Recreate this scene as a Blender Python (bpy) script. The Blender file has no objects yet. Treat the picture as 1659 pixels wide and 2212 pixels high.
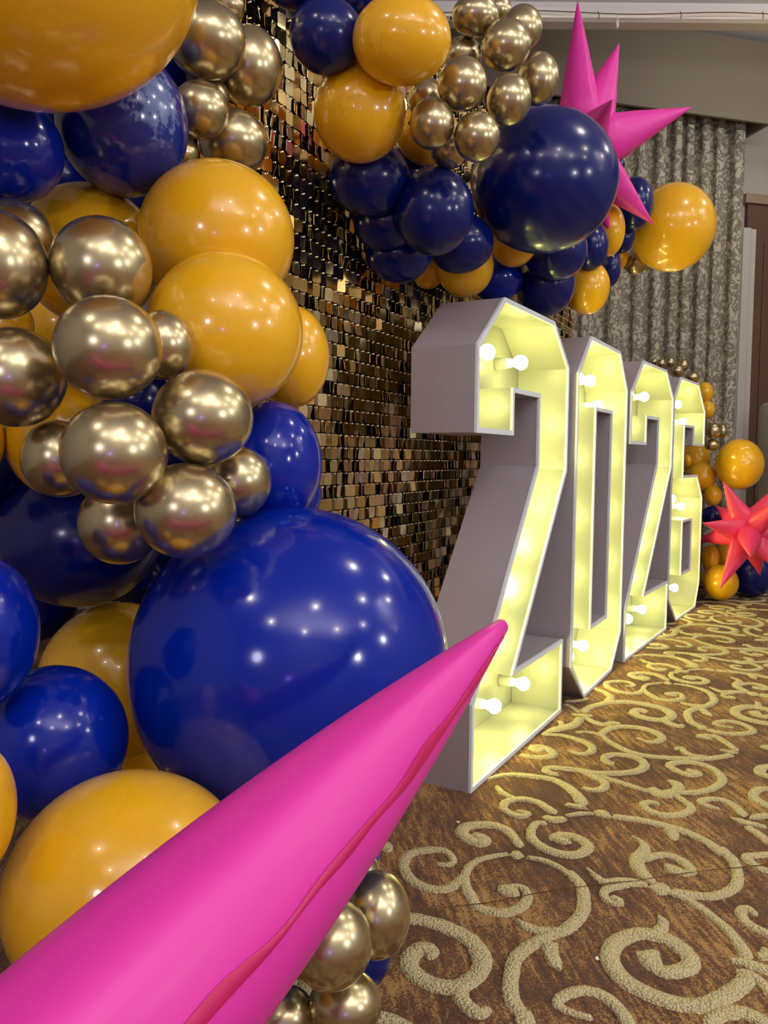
import bpy, bmesh, math, random
import numpy as np
from mathutils import Vector, Matrix
from mathutils.geometry import tessellate_polygon
random.seed(7)
S = bpy.context.scene
COL = S.collection

# ------------------------------------------------------------ camera
cam = bpy.data.cameras.new('camera'); camo = bpy.data.objects.new('camera', cam); COL.objects.link(camo)
cam.sensor_fit = 'VERTICAL'; cam.sensor_height = 24.0; cam.lens = 1735.87 / 2212 * 24.0
cam.clip_start = 0.02
PIT, ROL, CH = 0.0685304, -0.00886503, 0.817196
fwd = Vector((0, math.cos(PIT), -math.sin(PIT))); up0 = Vector((0, math.sin(PIT), math.cos(PIT))); rt0 = Vector((1, 0, 0))
cr, sr = math.cos(ROL), math.sin(ROL)
rt = rt0 * cr - up0 * sr; up = rt0 * sr + up0 * cr
M = Matrix((rt, up, -fwd)).transposed().to_4x4(); M.translation = Vector((0, 0, CH))
camo.matrix_world = M
S.camera = camo

# ------------------------------------------------------------ world, exposure
w = bpy.data.worlds.new('world'); S.world = w; w.use_nodes = True
w.node_tree.nodes['Background'].inputs[0].default_value = (0.55, 0.55, 0.65, 1)
w.node_tree.nodes['Background'].inputs[1].default_value = 0.25
S.view_settings.view_transform = 'Standard'; S.view_settings.look = 'None'
S.view_settings.exposure = 0.0; S.view_settings.gamma = 1.0
S.cycles.use_denoising = True
S.cycles.max_bounces = 6; S.cycles.glossy_bounces = 4; S.cycles.diffuse_bounces = 3
S.cycles.use_adaptive_sampling = True; S.cycles.adaptive_threshold = 0.06
S.cycles.sample_clamp_indirect = 6.0
S.cycles.caustics_reflective = True; S.cycles.blur_glossy = 0.6; S.cycles.caustics_refractive = False
S.cycles.use_light_tree = True

# ------------------------------------------------------------ lights of the room, with added fills
def point(name, loc, power, color=(1, 1, 1), r=0.04):
    l = bpy.data.lights.new(name, 'POINT'); l.energy = power; l.color = color; l.shadow_soft_size = r
    o = bpy.data.objects.new(name, l); COL.objects.link(o); o.location = loc
    return o
def area(name, loc, target, sx, sy, power, color=(1, 1, 1)):
    l = bpy.data.lights.new(name, 'AREA'); l.shape = 'RECTANGLE'; l.size = sx; l.size_y = sy; l.energy = power; l.color = color
    o = bpy.data.objects.new(name, l); COL.objects.link(o); o.location = loc
    o.rotation_euler = (Vector(target) - Vector(loc)).to_track_quat('-Z', 'Y').to_euler()
    return o
DOWN = [(-0.6, -1.6), (0.9, -2.2), (2.4, -1.6), (3.6, -0.6), (0.9, -0.6), (2.4, 0.6), (3.6, 1.8), (1.4, 1.6), (2.7, 2.7), (-1.2, -0.3)]
for x, y in DOWN:
    point('ceiling_spot', (x, y, 2.93), 13, (1.0, 0.93, 0.82), 0.035)
point('floor_lamp_glow', (2.3, -0.75, 1.25), 34, (0.95, 0.97, 1.0), 0.10)
point('floor_lamp_glow', (3.1, 0.3, 1.6), 26, (0.95, 0.97, 1.0), 0.09)
area('ceiling_bounce_fill', (1.5, -1.6, 2.5), (1.5, -1.6, 3.0), 3.2, 1.2, 72, (1.0, 0.97, 0.93))  # added area light bounced off the ceiling for soft ambience
area('ceiling_bounce_fill', (4.6, 1.2, 2.4), (4.8, 1.2, 3.0), 0.4, 3.0, 50, (1.0, 0.96, 0.9))  # second added fill, aimed upward near the right wall
area('pelmet_fill', (1.9, 3.86, 2.95), (1.6, 5.0, 2.3), 2.6, 0.05, 11, (1.0, 0.95, 0.86))  # added light that brightens the dark pelmet and curtain
point('side_fill', (-0.7, -0.9, 1.2), 13, (0.85, 0.82, 1.0), 0.12)  # unseen fill added to lift the balloons at the left
point('violet_uplight', (0.15, -1.9, 0.75), 7, (0.25, 0.12, 1.0), 0.09)

# ------------------------------------------------------------ materials
def mat(name, base, rough=0.5, metal=0.0, coat=0.0, coatr=0.05, sss=0.0, sheen=0.0, emit=None, estr=0.0, spec=0.5):
    m = bpy.data.materials.new(name); m.use_nodes = True
    b = m.node_tree.nodes['Principled BSDF']
    b.inputs['Base Color'].default_value = (*base, 1); b.inputs['Roughness'].default_value = rough
    b.inputs['Metallic'].default_value = metal; b.inputs['Coat Weight'].default_value = coat
    b.inputs['Coat Roughness'].default_value = coatr; b.inputs['Specular IOR Level'].default_value = spec
    b.inputs['Sheen Weight'].default_value = sheen
    if sss:
        b.inputs['Subsurface Weight'].default_value = sss; b.inputs['Subsurface Radius'].default_value = (1, .4, .1)
        b.inputs['Subsurface Scale'].default_value = 0.02
    if emit:
        b.inputs['Emission Color'].default_value = (*emit, 1); b.inputs['Emission Strength'].default_value = estr
    return m
def nd(m, t, **kw):
    n = m.node_tree.nodes.new(t)
    for k, v in kw.items():
        if k in n.inputs.keys(): n.inputs[k].default_value = v
        else: setattr(n, k, v)
    return n
def lk(m, a, b): m.node_tree.links.new(a, b)
def bsdf(m): return m.node_tree.nodes['Principled BSDF']
def add_bump(m, scale, strength, dist=0.002, detail=4, coord='Object'):
    tc = nd(m, 'ShaderNodeTexCoord'); n = nd(m, 'ShaderNodeTexNoise', Scale=scale, Detail=detail)
    lk(m, tc.outputs[coord], n.inputs['Vector'])
    b = nd(m, 'ShaderNodeBump', Strength=strength, Distance=dist); lk(m, n.outputs['Fac'], b.inputs['Height'])
    lk(m, b.outputs['Normal'], bsdf(m).inputs['Normal'])
    return n, tc
def ramp(m, src, stops):
    r = nd(m, 'ShaderNodeValToRGB'); e = r.color_ramp.elements
    while len(e) < len(stops): e.new(0.5)
    for k, (p, c) in enumerate(stops): e[k].position = p; e[k].color = (*c, 1)
    lk(m, src, r.inputs[0]); return r

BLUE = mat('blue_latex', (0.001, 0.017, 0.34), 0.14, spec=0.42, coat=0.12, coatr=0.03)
NAVY_SHADE = mat('shaded_navy_latex', (0.001, 0.009, 0.14), 0.20, spec=0.42, coat=0.12, coatr=0.06)  # blue latex with the shade of arch and gaps in its base colour
YEL = mat('yellow_latex', (0.93, 0.50, 0.012), 0.22, coat=0.55, coatr=0.04, sss=0.25)
GOLD = mat('gold_chrome_latex', (0.53, 0.45, 0.265), 0.27, metal=0.92, coat=0.7, coatr=0.04)
DUSTY = mat('dusty_blue_latex', (0.004, 0.018, 0.26), 0.16, coat=0.6, coatr=0.03)
tc = nd(DUSTY, 'ShaderNodeTexCoord'); v = nd(DUSTY, 'ShaderNodeTexNoise', Scale=9.0, Detail=5.0, Roughness=0.65)
lk(DUSTY, tc.outputs['Object'], v.inputs['Vector'])
g = nd(DUSTY, 'ShaderNodeVectorMath', operation='DISTANCE'); lk(DUSTY, tc.outputs['Object'], g.inputs[0]); g.inputs[1].default_value = (0.72, -0.62, 0.02)
f1 = nd(DUSTY, 'ShaderNodeMapRange'); lk(DUSTY, g.outputs['Value'], f1.inputs[0]); f1.inputs[1].default_value = 0.15; f1.inputs[2].default_value = 0.75; f1.inputs[3].default_value = 0.22; f1.inputs[4].default_value = -0.15
ad = nd(DUSTY, 'ShaderNodeMath', operation='ADD'); lk(DUSTY, v.outputs['Fac'], ad.inputs[0]); lk(DUSTY, f1.outputs[0], ad.inputs[1])
r = ramp(DUSTY, ad.outputs[0], [(0.56, (0.004, 0.018, 0.26)), (0.66, (0.13, 0.20, 0.50))]); lk(DUSTY, r.outputs[0], bsdf(DUSTY).inputs['Base Color'])
KNOT = mat('balloon_neck', (0.05, 0.03, 0.01), 0.5)
PINK = mat('pink_foil', (0.80, 0.036, 0.42), 0.5, coat=0.08, coatr=0.25)
PINKD = mat('pink_foil_seam', (0.56, 0.008, 0.12), 0.5)
PINKC = mat('coral_pink_foil', (0.88, 0.05, 0.17), 0.42, coat=0.2, coatr=0.25)
PAINT = mat('white_satin_paint', (0.40, 0.355, 0.40), 0.42)
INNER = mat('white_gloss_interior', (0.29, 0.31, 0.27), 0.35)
EDGE = mat('white_edge_board', (0.82, 0.90, 1.0), 0.6)
add_bump(EDGE, 160, 0.4)
BULB = mat('lit_bulb_glass', (1, 1, 1), 0.3, emit=(1.0, 0.90, 0.24), estr=52.0)
SOCK = mat('bulb_socket', (0.85, 0.85, 0.8), 0.4)
BACKG = mat('black_grid_panel', (0.006, 0.005, 0.004), 0.6)
PIN = mat('steel_pin', (0.9, 0.88, 0.8), 0.3, metal=1.0)
SEQ = mat('gold_mirror_sequin', (0.74, 0.50, 0.20), 0.10, metal=1.0)
SEQ2 = mat('pale_gold_mirror_sequin', (0.86, 0.74, 0.44), 0.16, metal=1.0)
WHITE = mat('white_plaster', (0.72, 0.71, 0.75), 0.7)
CREAM = mat('cream_moulding', (0.92, 0.89, 0.87), 0.6)
PELM = mat('taupe_upholstery', (0.27, 0.235, 0.185), 0.85)
add_bump(PELM, 500, 0.3)
WALLM = mat('taupe_wall_paint', (0.42, 0.39, 0.36), 0.8)
WOOD = mat('brown_wood', (0.11, 0.055, 0.035), 0.45)
WOODL = mat('pale_wood_moulding', (0.30, 0.22, 0.16), 0.5)
VOILE = mat('pale_damask_voile', (0.50, 0.47, 0.45), 0.85)
add_bump(VOILE, 120, 0.5)
CORD = mat('brown_cord', (0.12, 0.08, 0.06), 0.7)
CRYSTAL = mat('clear_crystal', (0.9, 0.95, 0.95), 0.05, metal=0.3, coat=1.0)
SPECK = mat('white_confetti', (0.9, 0.9, 0.8), 0.6)

# damask curtain: petals around scattered centres, on cream cloth
DAM = mat('floral_damask', (0.42, 0.38, 0.31), 0.7, sheen=0.1)
uv = nd(DAM, 'ShaderNodeTexCoord')
mp = nd(DAM, 'ShaderNodeMapping'); lk(DAM, uv.outputs['UV'], mp.inputs['Vector']); mp.inputs['Scale'].default_value = (8.0, 5.5, 1)
vo = nd(DAM, 'ShaderNodeTexVoronoi', Scale=1.0, Randomness=0.35); lk(DAM, mp.outputs[0], vo.inputs['Vector'])
sb = nd(DAM, 'ShaderNodeVectorMath', operation='SUBTRACT'); lk(DAM, mp.outputs[0], sb.inputs[0]); lk(DAM, vo.outputs['Position'], sb.inputs[1])
sx = nd(DAM, 'ShaderNodeSeparateXYZ'); lk(DAM, sb.outputs[0], sx.inputs[0])
at = nd(DAM, 'ShaderNodeMath', operation='ARCTAN2'); lk(DAM, sx.outputs[1], at.inputs[0]); lk(DAM, sx.outputs[0], at.inputs[1])
m6 = nd(DAM, 'ShaderNodeMath', operation='MULTIPLY'); lk(DAM, at.outputs[0], m6.inputs[0]); m6.inputs[1].default_value = 3.0
sn = nd(DAM, 'ShaderNodeMath', operation='SINE'); lk(DAM, m6.outputs[0], sn.inputs[0])
ab = nd(DAM, 'ShaderNodeMath', operation='ABSOLUTE'); lk(DAM, sn.outputs[0], ab.inputs[0])
pr = nd(DAM, 'ShaderNodeMath', operation='MULTIPLY_ADD'); lk(DAM, ab.outputs[0], pr.inputs[0]); pr.inputs[1].default_value = 0.26; pr.inputs[2].default_value = 0.12
ln = nd(DAM, 'ShaderNodeVectorMath', operation='LENGTH'); lk(DAM, sb.outputs[0], ln.inputs[0])
df = nd(DAM, 'ShaderNodeMath', operation='SUBTRACT'); lk(DAM, ln.outputs['Value'], df.inputs[0]); lk(DAM, pr.outputs[0], df.inputs[1])
da = nd(DAM, 'ShaderNodeMath', operation='ABSOLUTE'); lk(DAM, df.outputs[0], da.inputs[0])
nz = nd(DAM, 'ShaderNodeTexNoise', Scale=3.2, Detail=3.0, Distortion=1.2); lk(DAM, mp.outputs[0], nz.inputs['Vector'])
st = nd(DAM, 'ShaderNodeMath', operation='SUBTRACT'); lk(DAM, nz.outputs['Fac'], st.inputs[0]); st.inputs[1].default_value = 0.5
s2 = nd(DAM, 'ShaderNodeMath', operation='ABSOLUTE'); lk(DAM, st.outputs[0], s2.inputs[0])
mn = nd(DAM, 'ShaderNodeMath', operation='MINIMUM'); lk(DAM, da.outputs[0], mn.inputs[0]); lk(DAM, s2.outputs[0], mn.inputs[1])
r = ramp(DAM, mn.outputs[0], [(0.035, (0.20, 0.17, 0.125)), (0.085, (0.50, 0.46, 0.38))]); lk(DAM, r.outputs[0], bsdf(DAM).inputs['Base Color'])

# carpet: brown cut pile with tan weave dashes; scrolls are raised cream pile
CARP = mat('brown_carpet', (0.15, 0.07, 0.025), 0.95, sheen=0.2, spec=0.1)
tc = nd(CARP, 'ShaderNodeTexCoord')
mp = nd(CARP, 'ShaderNodeMapping'); lk(CARP, tc.outputs['Object'], mp.inputs['Vector']); mp.inputs['Rotation'].default_value = (0, 0, math.radians(-8)); mp.inputs['Scale'].default_value = (1, 1, 1)
mp2 = nd(CARP, 'ShaderNodeMapping'); lk(CARP, mp.outputs[0], mp2.inputs['Vector']); mp2.inputs['Scale'].default_value = (85, 13, 1)
n1 = nd(CARP, 'ShaderNodeTexNoise', Scale=1.0, Detail=3.0, Roughness=0.6); lk(CARP, mp2.outputs[0], n1.inputs['Vector'])
n2 = nd(CARP, 'ShaderNodeTexNoise', Scale=4.0, Detail=2.0); lk(CARP, tc.outputs['Object'], n2.inputs['Vector'])
n3 = nd(CARP, 'ShaderNodeTexVoronoi', Scale=260.0); lk(CARP, tc.outputs['Object'], n3.inputs['Vector'])
a1 = nd(CARP, 'ShaderNodeMath', operation='ADD'); lk(CARP, n1.outputs['Fac'], a1.inputs[0]); lk(CARP, n2.outputs['Fac'], a1.inputs[1])
sp = nd(CARP, 'ShaderNodeMath', operation='MULTIPLY_ADD'); lk(CARP, n3.outputs['Distance'], sp.inputs[0]); sp.inputs[1].default_value = -0.42; lk(CARP, a1.outputs[0], sp.inputs[2])
r = ramp(CARP, sp.outputs[0], [(0.56, (0.080, 0.024, 0.006)), (0.80, (0.19, 0.066, 0.013)), (1.0, (0.56, 0.30, 0.08))])
lk(CARP, r.outputs[0], bsdf(CARP).inputs['Base Color'])
nb = nd(CARP, 'ShaderNodeTexNoise', Scale=420.0, Detail=2.0); lk(CARP, tc.outputs['Object'], nb.inputs['Vector'])
bp = nd(CARP, 'ShaderNodeBump', Strength=1.0, Distance=0.006); lk(CARP, nb.outputs['Fac'], bp.inputs['Height']); lk(CARP, bp.outputs[0], bsdf(CARP).inputs['Normal'])
SCR = mat('cream_carpet_pile', (0.44, 0.37, 0.20), 0.95, sheen=0.2, spec=0.1)
tc = nd(SCR, 'ShaderNodeTexCoord'); nb = nd(SCR, 'ShaderNodeTexVoronoi', Scale=230.0); lk(SCR, tc.outputs['Object'], nb.inputs['Vector'])
bp = nd(SCR, 'ShaderNodeBump', Strength=1.0, Distance=0.005); bp.invert = True; lk(SCR, nb.outputs['Distance'], bp.inputs['Height']); lk(SCR, bp.outputs[0], bsdf(SCR).inputs['Normal'])
r = ramp(SCR, nb.outputs['Distance'], [(0.1, (0.86, 0.77, 0.43)), (0.8, (0.52, 0.42, 0.20))]); lk(SCR, r.outputs[0], bsdf(SCR).inputs['Base Color'])
SEAM = mat('carpet_seam', (0.07, 0.03, 0.012), 1.0)

# ------------------------------------------------------------ helpers
def obj(name, me, parent=None, m=None, loc=None):
    if not isinstance(me, bpy.types.Mesh):
        bm = me; me = bpy.data.meshes.new(name); bm.to_mesh(me); bm.free()
    o = bpy.data.objects.new(name, me); COL.objects.link(o)
    if m: 
        if not me.materials: me.materials.append(m)
    if parent: o.parent = parent
    if loc is not None: o.location = loc
    return o
def mesh(name, v, f, smooth=False):
    me = bpy.data.meshes.new(name); me.from_pydata([tuple(p) for p in v], [], f)
    if smooth: me.polygons.foreach_set('use_smooth', [True] * len(me.polygons))
    me.update(); return me
def tag(o, label=None, cat=None, group=None, kind=None):
    if label: o['label'] = label
    if cat: o['category'] = cat
    if group: o['group'] = group
    if kind: o['kind'] = kind
    return o
def empty(name, loc=(0, 0, 0), rz=0):
    o = bpy.data.objects.new(name, None); COL.objects.link(o); o.location = loc; o.rotation_euler = (0, 0, rz); o.empty_display_size = 0.05
    return o
def boxv(x0, x1, y0, y1, z0, z1):
    v = [(x, y, z) for x in (x0, x1) for y in (y0, y1) for z in (z0, z1)]
    f = [(0, 1, 3, 2), (4, 6, 7, 5), (0, 4, 5, 1), (2, 3, 7, 6), (0, 2, 6, 4), (1, 5, 7, 3)]
    return v, f
def box(name, x0, x1, y0, y1, z0, z1, m, parent=None, bev=0.0):
    v, f = boxv(x0, x1, y0, y1, z0, z1); me = mesh(name, v, f)
    if bev:
        bm = bmesh.new(); bm.from_mesh(me); bmesh.ops.bevel(bm, geom=bm.edges[:], offset=bev, segments=2, affect='EDGES', profile=0.6); bm.to_mesh(me); bm.free()
    return obj(name, me, parent, m)
def tube(pts, r, seg=8):
    pts = [Vector(p) for p in pts]; v = []; f = []
    for i, p in enumerate(pts):
        d = (pts[min(i + 1, len(pts) - 1)] - pts[max(i - 1, 0)]).normalized()
        a = d.orthogonal().normalized(); b = d.cross(a)
        if i: 
            a = (pa - d * pa.dot(d)).normalized(); b = d.cross(a)
        pa = a
        for k in range(seg):
            t = 2 * math.pi * k / seg; v.append(p + (a * math.cos(t) + b * math.sin(t)) * r)
    for i in range(len(pts) - 1):
        for k in range(seg):
            f.append((i * seg + k, i * seg + (k + 1) % seg, (i + 1) * seg + (k + 1) % seg, (i + 1) * seg + k))
    f.append(tuple(range(seg))[::-1]); f.append(tuple(range((len(pts) - 1) * seg, len(pts) * seg)))
    return v, f

# ------------------------------------------------------------ setting: floor, walls, ceiling
fl = obj('floor', mesh('floor', *boxv(-2.6, 5.2, -3.2, 7.2, -0.05, 0.0)), None, CARP); tag(fl, kind='structure')
def cr_spline(P, n):
    P = [2 * P[0] - P[1]] + P + [2 * P[-1] - P[-2]]; o = []
    for i in range(1, len(P) - 2):
        for k in range(n):
            t = k / n; a, b, c, d = P[i - 1:i + 3]
            o.append(.5 * ((2 * b) + (c - a) * t + (2 * a - 5 * b + 4 * c - d) * t * t + (3 * b - a - 3 * c + d) * t ** 3))
    o.append(P[-2]); return o
SCROLLS = [[[5.0,11.0,11.0],[[0.1138,1.5621],[0.1329,1.5591],[0.1462,1.5746],[0.1422,1.599],[0.1276,1.6189],[0.1027,1.621],[0.0724,1.6128],[0.052,1.5925],[0.0451,1.5585],[0.0523,1.517],[0.0698,1.4865],[0.0941,1.4698],[0.1167,1.468],[0.1408,1.4833],[0.1622,1.5144]]],
[[4.0,11.0,6.0],[[0.2604,1.6061],[0.2292,1.5956],[0.1979,1.5804],[0.1754,1.5513],[0.1633,1.5144],[0.1617,1.4751],[0.1684,1.4419],[0.1742,1.414],[0.1898,1.3987],[0.2169,1.3915],[0.2419,1.3996],[0.2642,1.4214],[0.2743,1.4477],[0.2727,1.4706],[0.2596,1.481],[0.2432,1.4786]]],
[[16.0,17.0,8.0],[[0.2338,1.4763],[0.2432,1.4638],[0.2551,1.4536]]],
[[12.0,15.0,12.0],[[0.2724,1.6039],[0.2784,1.603],[0.2856,1.6016]]],
[[5.0,12.0,12.0],[[0.2999,1.592],[0.3276,1.5827],[0.3519,1.5591],[0.3707,1.527],[0.3706,1.5357],[0.3817,1.4976],[0.3828,1.4701],[0.3754,1.4305],[0.3643,1.3969],[0.3428,1.3647],[0.3165,1.3375],[0.3025,1.3327],[0.2797,1.3168],[0.2439,1.2878],[0.2214,1.2602],[0.2107,1.2294],[0.201,1.1858],[0.2003,1.1584],[0.2063,1.1348]]],
[[2.0,10.0,12.0],[[0.2392,1.3694],[0.253,1.3514],[0.2734,1.3375],[0.2935,1.3343]]],
[[14.0,12.0,2.0],[[0.2845,1.3],[0.2821,1.2738],[0.2837,1.2486],[0.2875,1.2304]]],
[[10.0,17.0,10.0],[[0.2051,1.1272],[0.2126,1.1197],[0.2204,1.1148]]],
[[9.0,15.0,15.0],[[0.0542,1.3629],[0.0735,1.3687],[0.1004,1.3581],[0.1282,1.3388],[0.1507,1.3149],[0.1651,1.2818],[0.1666,1.2532],[0.1563,1.2226],[0.1389,1.202],[0.1188,1.1875],[0.0967,1.1886],[0.0749,1.1982],[0.0569,1.2154],[0.0472,1.2392],[0.05,1.2641],[0.0635,1.2819],[0.0737,1.287]]],
[[14.0,14.0,8.0],[[0.0717,1.287],[0.0795,1.2838],[0.084,1.2741],[0.0823,1.2614]]],
[[14.0,12.0,6.0],[[0.1225,1.1875],[0.1229,1.1628],[0.131,1.1443],[0.1421,1.1315],[0.1526,1.1303],[0.1608,1.1394]]],
[[8.0,15.0,8.0],[[-0.0024,1.653],[0.0078,1.6374],[0.0153,1.6169]]],
[[20.0,24.0,16.0],[[0.4369,1.2713],[0.4431,1.2646],[0.4493,1.258]]],
[[14.0,15.0,14.0],[[0.4356,1.2544],[0.4432,1.2398],[0.4558,1.2287],[0.4749,1.2305],[0.496,1.2405],[0.5071,1.2588],[0.5057,1.286],[0.4931,1.3106],[0.4724,1.3267],[0.4455,1.3319],[0.415,1.3185],[0.3897,1.2948],[0.3767,1.2636],[0.3767,1.2308],[0.3872,1.2012],[0.407,1.179],[0.4305,1.1618],[0.456,1.1522],[0.4844,1.1512],[0.5206,1.1688],[0.5565,1.1929],[0.5782,1.2146],[0.5833,1.2305]]],
[[12.0,9.0,2.0],[[0.4765,1.3324],[0.4931,1.3515],[0.4996,1.3671],[0.4977,1.3849]]],
[[4.0,11.0,12.0],[[0.5712,1.2597],[0.5935,1.2533],[0.6125,1.2405],[0.6311,1.2279]]],
[[6.0,9.0,10.0],[[0.592,1.2226],[0.5962,1.2056],[0.5993,1.1786]]],
[[4.0,10.0,16.0],[[0.6225,1.2756],[0.6295,1.2723],[0.6485,1.2811]]],
[[10.0,9.0,12.0],[[0.5484,1.4661],[0.5653,1.4465],[0.5831,1.4127],[0.5962,1.3764],[0.6042,1.3418],[0.6059,1.3051],[0.6032,1.2702]]],
[[10.0,11.0,11.0],[[0.5557,1.4662],[0.5815,1.4578],[0.6152,1.4517],[0.6522,1.4656],[0.687,1.4981],[0.7103,1.5514],[0.7178,1.5924],[0.7134,1.6353],[0.7074,1.6145],[0.6998,1.6575],[0.6816,1.6933],[0.6592,1.721],[0.6311,1.7422],[0.5993,1.7613],[0.5691,1.7732],[0.5331,1.7827]]],
[[8.0,13.0,9.0],[[0.6331,1.7349],[0.638,1.7112],[0.6315,1.6809]]],
[[14.0,20.0,14.0],[[0.5208,1.4815],[0.5315,1.4771],[0.5426,1.4705]]],
[[10.0,15.0,2.0],[[0.5241,1.5024],[0.5176,1.5285],[0.5159,1.5631],[0.5257,1.5942],[0.5475,1.6213],[0.5569,1.6548],[0.5444,1.6891]]],
[[9.0,10.0,10.0],[[0.5398,1.5892],[0.5662,1.6055],[0.5928,1.606],[0.6116,1.5853],[0.6177,1.5598],[0.6152,1.5399],[0.5929,1.5346]]],
[[6.0,14.0,6.0],[[0.5999,1.5396],[0.583,1.5492],[0.5738,1.5667]]],
[[4.0,9.0,2.0],[[0.511,1.4928],[0.4874,1.5041],[0.4575,1.5036],[0.4319,1.5008],[0.4201,1.522],[0.4112,1.5512]]],
[[6.0,8.0,4.0],[[0.5078,1.4904],[0.4838,1.4924],[0.4514,1.4826],[0.4262,1.4708],[0.4177,1.4485],[0.4236,1.427],[0.4383,1.4209]]],
[[4.0,8.0,8.0],[[0.4424,1.4189],[0.4403,1.4359],[0.4309,1.4444]]],
[[10.0,13.0,12.0],[[0.4768,1.1132],[0.5046,1.1307],[0.5317,1.1365],[0.5515,1.1259],[0.5658,1.1088]]],
[[6.0,10.0,10.0],[[0.6748,1.3937],[0.668,1.412],[0.6517,1.4014],[0.646,1.3732],[0.6547,1.3501],[0.6727,1.3316]]],
[[8.0,10.0,8.0],[[0.8087,1.6152],[0.774,1.6093],[0.7516,1.6035],[0.7513,1.5826],[0.7592,1.5548],[0.779,1.5427]]],
[[5.0,10.0,11.0],[[0.3133,1.808],[0.3264,1.803],[0.3367,1.7954],[0.3206,1.7821],[0.2992,1.792],[0.285,1.8207],[0.2918,1.8507],[0.314,1.8707],[0.3435,1.8741],[0.3693,1.8579],[0.3853,1.8308],[0.3986,1.8044]]],
[[4.0,9.0,10.0],[[0.2861,1.9462],[0.2954,1.9076],[0.3154,1.8792],[0.3333,1.8711]]],
[[8.0,13.0,8.0],[[0.3702,1.778],[0.3905,1.7657],[0.4167,1.7713]]],
[[3.0,6.0,4.0],[[0.4225,1.7867],[0.4573,1.7978],[0.4876,1.7984]]],
[[8.0,16.0,6.0],[[0.498,1.8117],[0.5085,1.7988],[0.5197,1.781]]],
[[7.0,12.0,12.0],[[0.3665,1.7478],[0.3484,1.7475],[0.3307,1.718],[0.3238,1.6805],[0.3319,1.6492],[0.3501,1.6234],[0.3758,1.607],[0.407,1.6075],[0.4333,1.6336],[0.433,1.6622],[0.413,1.6867],[0.3878,1.6909],[0.3696,1.6768]]],
[[12.0,12.0,3.0],[[0.3727,1.6814],[0.3888,1.6658],[0.4045,1.6594]]],
[[10.0,14.0,10.0],[[0.2,1.6874],[0.2126,1.683],[0.2233,1.665],[0.2088,1.6513],[0.1872,1.6688],[0.1752,1.7008],[0.1878,1.7273],[0.2145,1.7375],[0.2478,1.7357],[0.2719,1.7169],[0.2844,1.6843],[0.2917,1.644]]],
[[4.0,11.0,15.0],[[0.2721,1.9926],[0.3061,2.0159],[0.3487,2.0234],[0.3932,2.0114],[0.4313,1.9961],[0.4588,1.9591],[0.4737,1.9056],[0.4771,1.8545]]],
[[8.0,9.0,3.0],[[0.4381,1.8455],[0.4576,1.8377],[0.4786,1.8273]]],
[[10.0,12.0,8.0],[[0.4212,2.2227],[0.4506,2.2274],[0.4707,2.2006],[0.4756,2.1702],[0.4515,2.1474],[0.4184,2.1466],[0.3823,2.1605]]],
[[8.0,12.0,8.0],[[0.417,2.2148],[0.4368,2.1998],[0.4532,2.2118]]],
[[4.0,11.0,4.0],[[0.4759,2.327],[0.5257,2.324],[0.5635,2.2953],[0.5914,2.2549],[0.5931,2.2113],[0.5725,2.1801],[0.5463,2.1757],[0.5208,2.1979]]],
[[8.0,12.0,10.0],[[0.453,2.0258],[0.4394,2.0354],[0.4277,2.0552],[0.4471,2.0726],[0.4829,2.0666],[0.5177,2.0572],[0.5548,2.038],[0.5966,2.0389],[0.6251,2.0406],[0.6687,2.0549],[0.6997,2.0898],[0.7039,2.1323],[0.6827,2.1611],[0.6415,2.1713],[0.6113,2.152],[0.606,2.1228],[0.6167,2.1032]]],
[[8.0,11.0,6.0],[[0.5169,2.0538],[0.5444,2.018],[0.5626,1.98],[0.5499,1.9428],[0.5217,1.9302],[0.4998,1.9417]]],
[[6.0,9.0,6.0],[[0.5653,2.0185],[0.5847,1.9963],[0.6061,1.9759],[0.6346,1.9458],[0.6562,1.9283]]],
[[3.0,10.0,10.0],[[0.5794,2.351],[0.6134,2.3519],[0.6453,2.331],[0.6571,2.2752],[0.6754,2.2221],[0.6992,2.1841],[0.7378,2.1601],[0.804,2.1463],[0.808,2.1493],[0.8744,2.1436],[0.9303,2.1596],[0.9673,2.1753]]],
[[10.0,12.0,4.0],[[0.6478,2.3311],[0.6872,2.3834],[0.7286,2.4034],[0.7777,2.3971],[0.8127,2.3644],[0.8231,2.3142],[0.7952,2.2752],[0.7683,2.2746],[0.7464,2.3052]]],
[[2.0,16.0,14.0],[[0.474,2.3302],[0.5108,2.3639],[0.5461,2.3872],[0.5917,2.4189],[0.6253,2.4832]]],
[[2.0,8.0,10.0],[[0.5467,2.449],[0.5537,2.4335],[0.5461,2.3872]]],
[[3.0,8.0,8.0],[[0.6101,2.5199],[0.6377,2.5123],[0.6645,2.5073]]],
[[8.0,11.0,8.0],[[0.6406,2.4918],[0.6574,2.4441],[0.6824,2.4214],[0.7127,2.4377],[0.7313,2.4304]]],
[[9.0,8.0,4.0],[[0.6057,2.6197],[0.6225,2.5846],[0.6355,2.5417]]],
[[4.0,7.0,6.0],[[0.6168,2.6566],[0.6576,2.6625],[0.6978,2.6871]]],
[[14.0,12.0,12.0],[[0.6526,2.5507],[0.6751,2.5861],[0.707,2.6136],[0.7481,2.642],[0.7646,2.6609]]],
[[8.0,14.0,14.0],[[0.7548,2.8075],[0.7767,2.7675],[0.7837,2.7088],[0.7591,2.6515],[0.7875,2.6523],[0.8301,2.6536],[0.878,2.6275],[0.9188,2.5842],[0.928,2.5329]]],
[[3.0,7.0,3.0],[[0.9539,2.213],[0.9732,2.202],[0.9916,2.1894]]],
[[8.0,10.0,9.0],[[0.9618,2.3059],[0.9358,2.3221],[0.9602,2.3312],[0.9837,2.3233],[0.994,2.2777],[0.9964,2.2297],[0.9982,2.2141]]],
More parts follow.
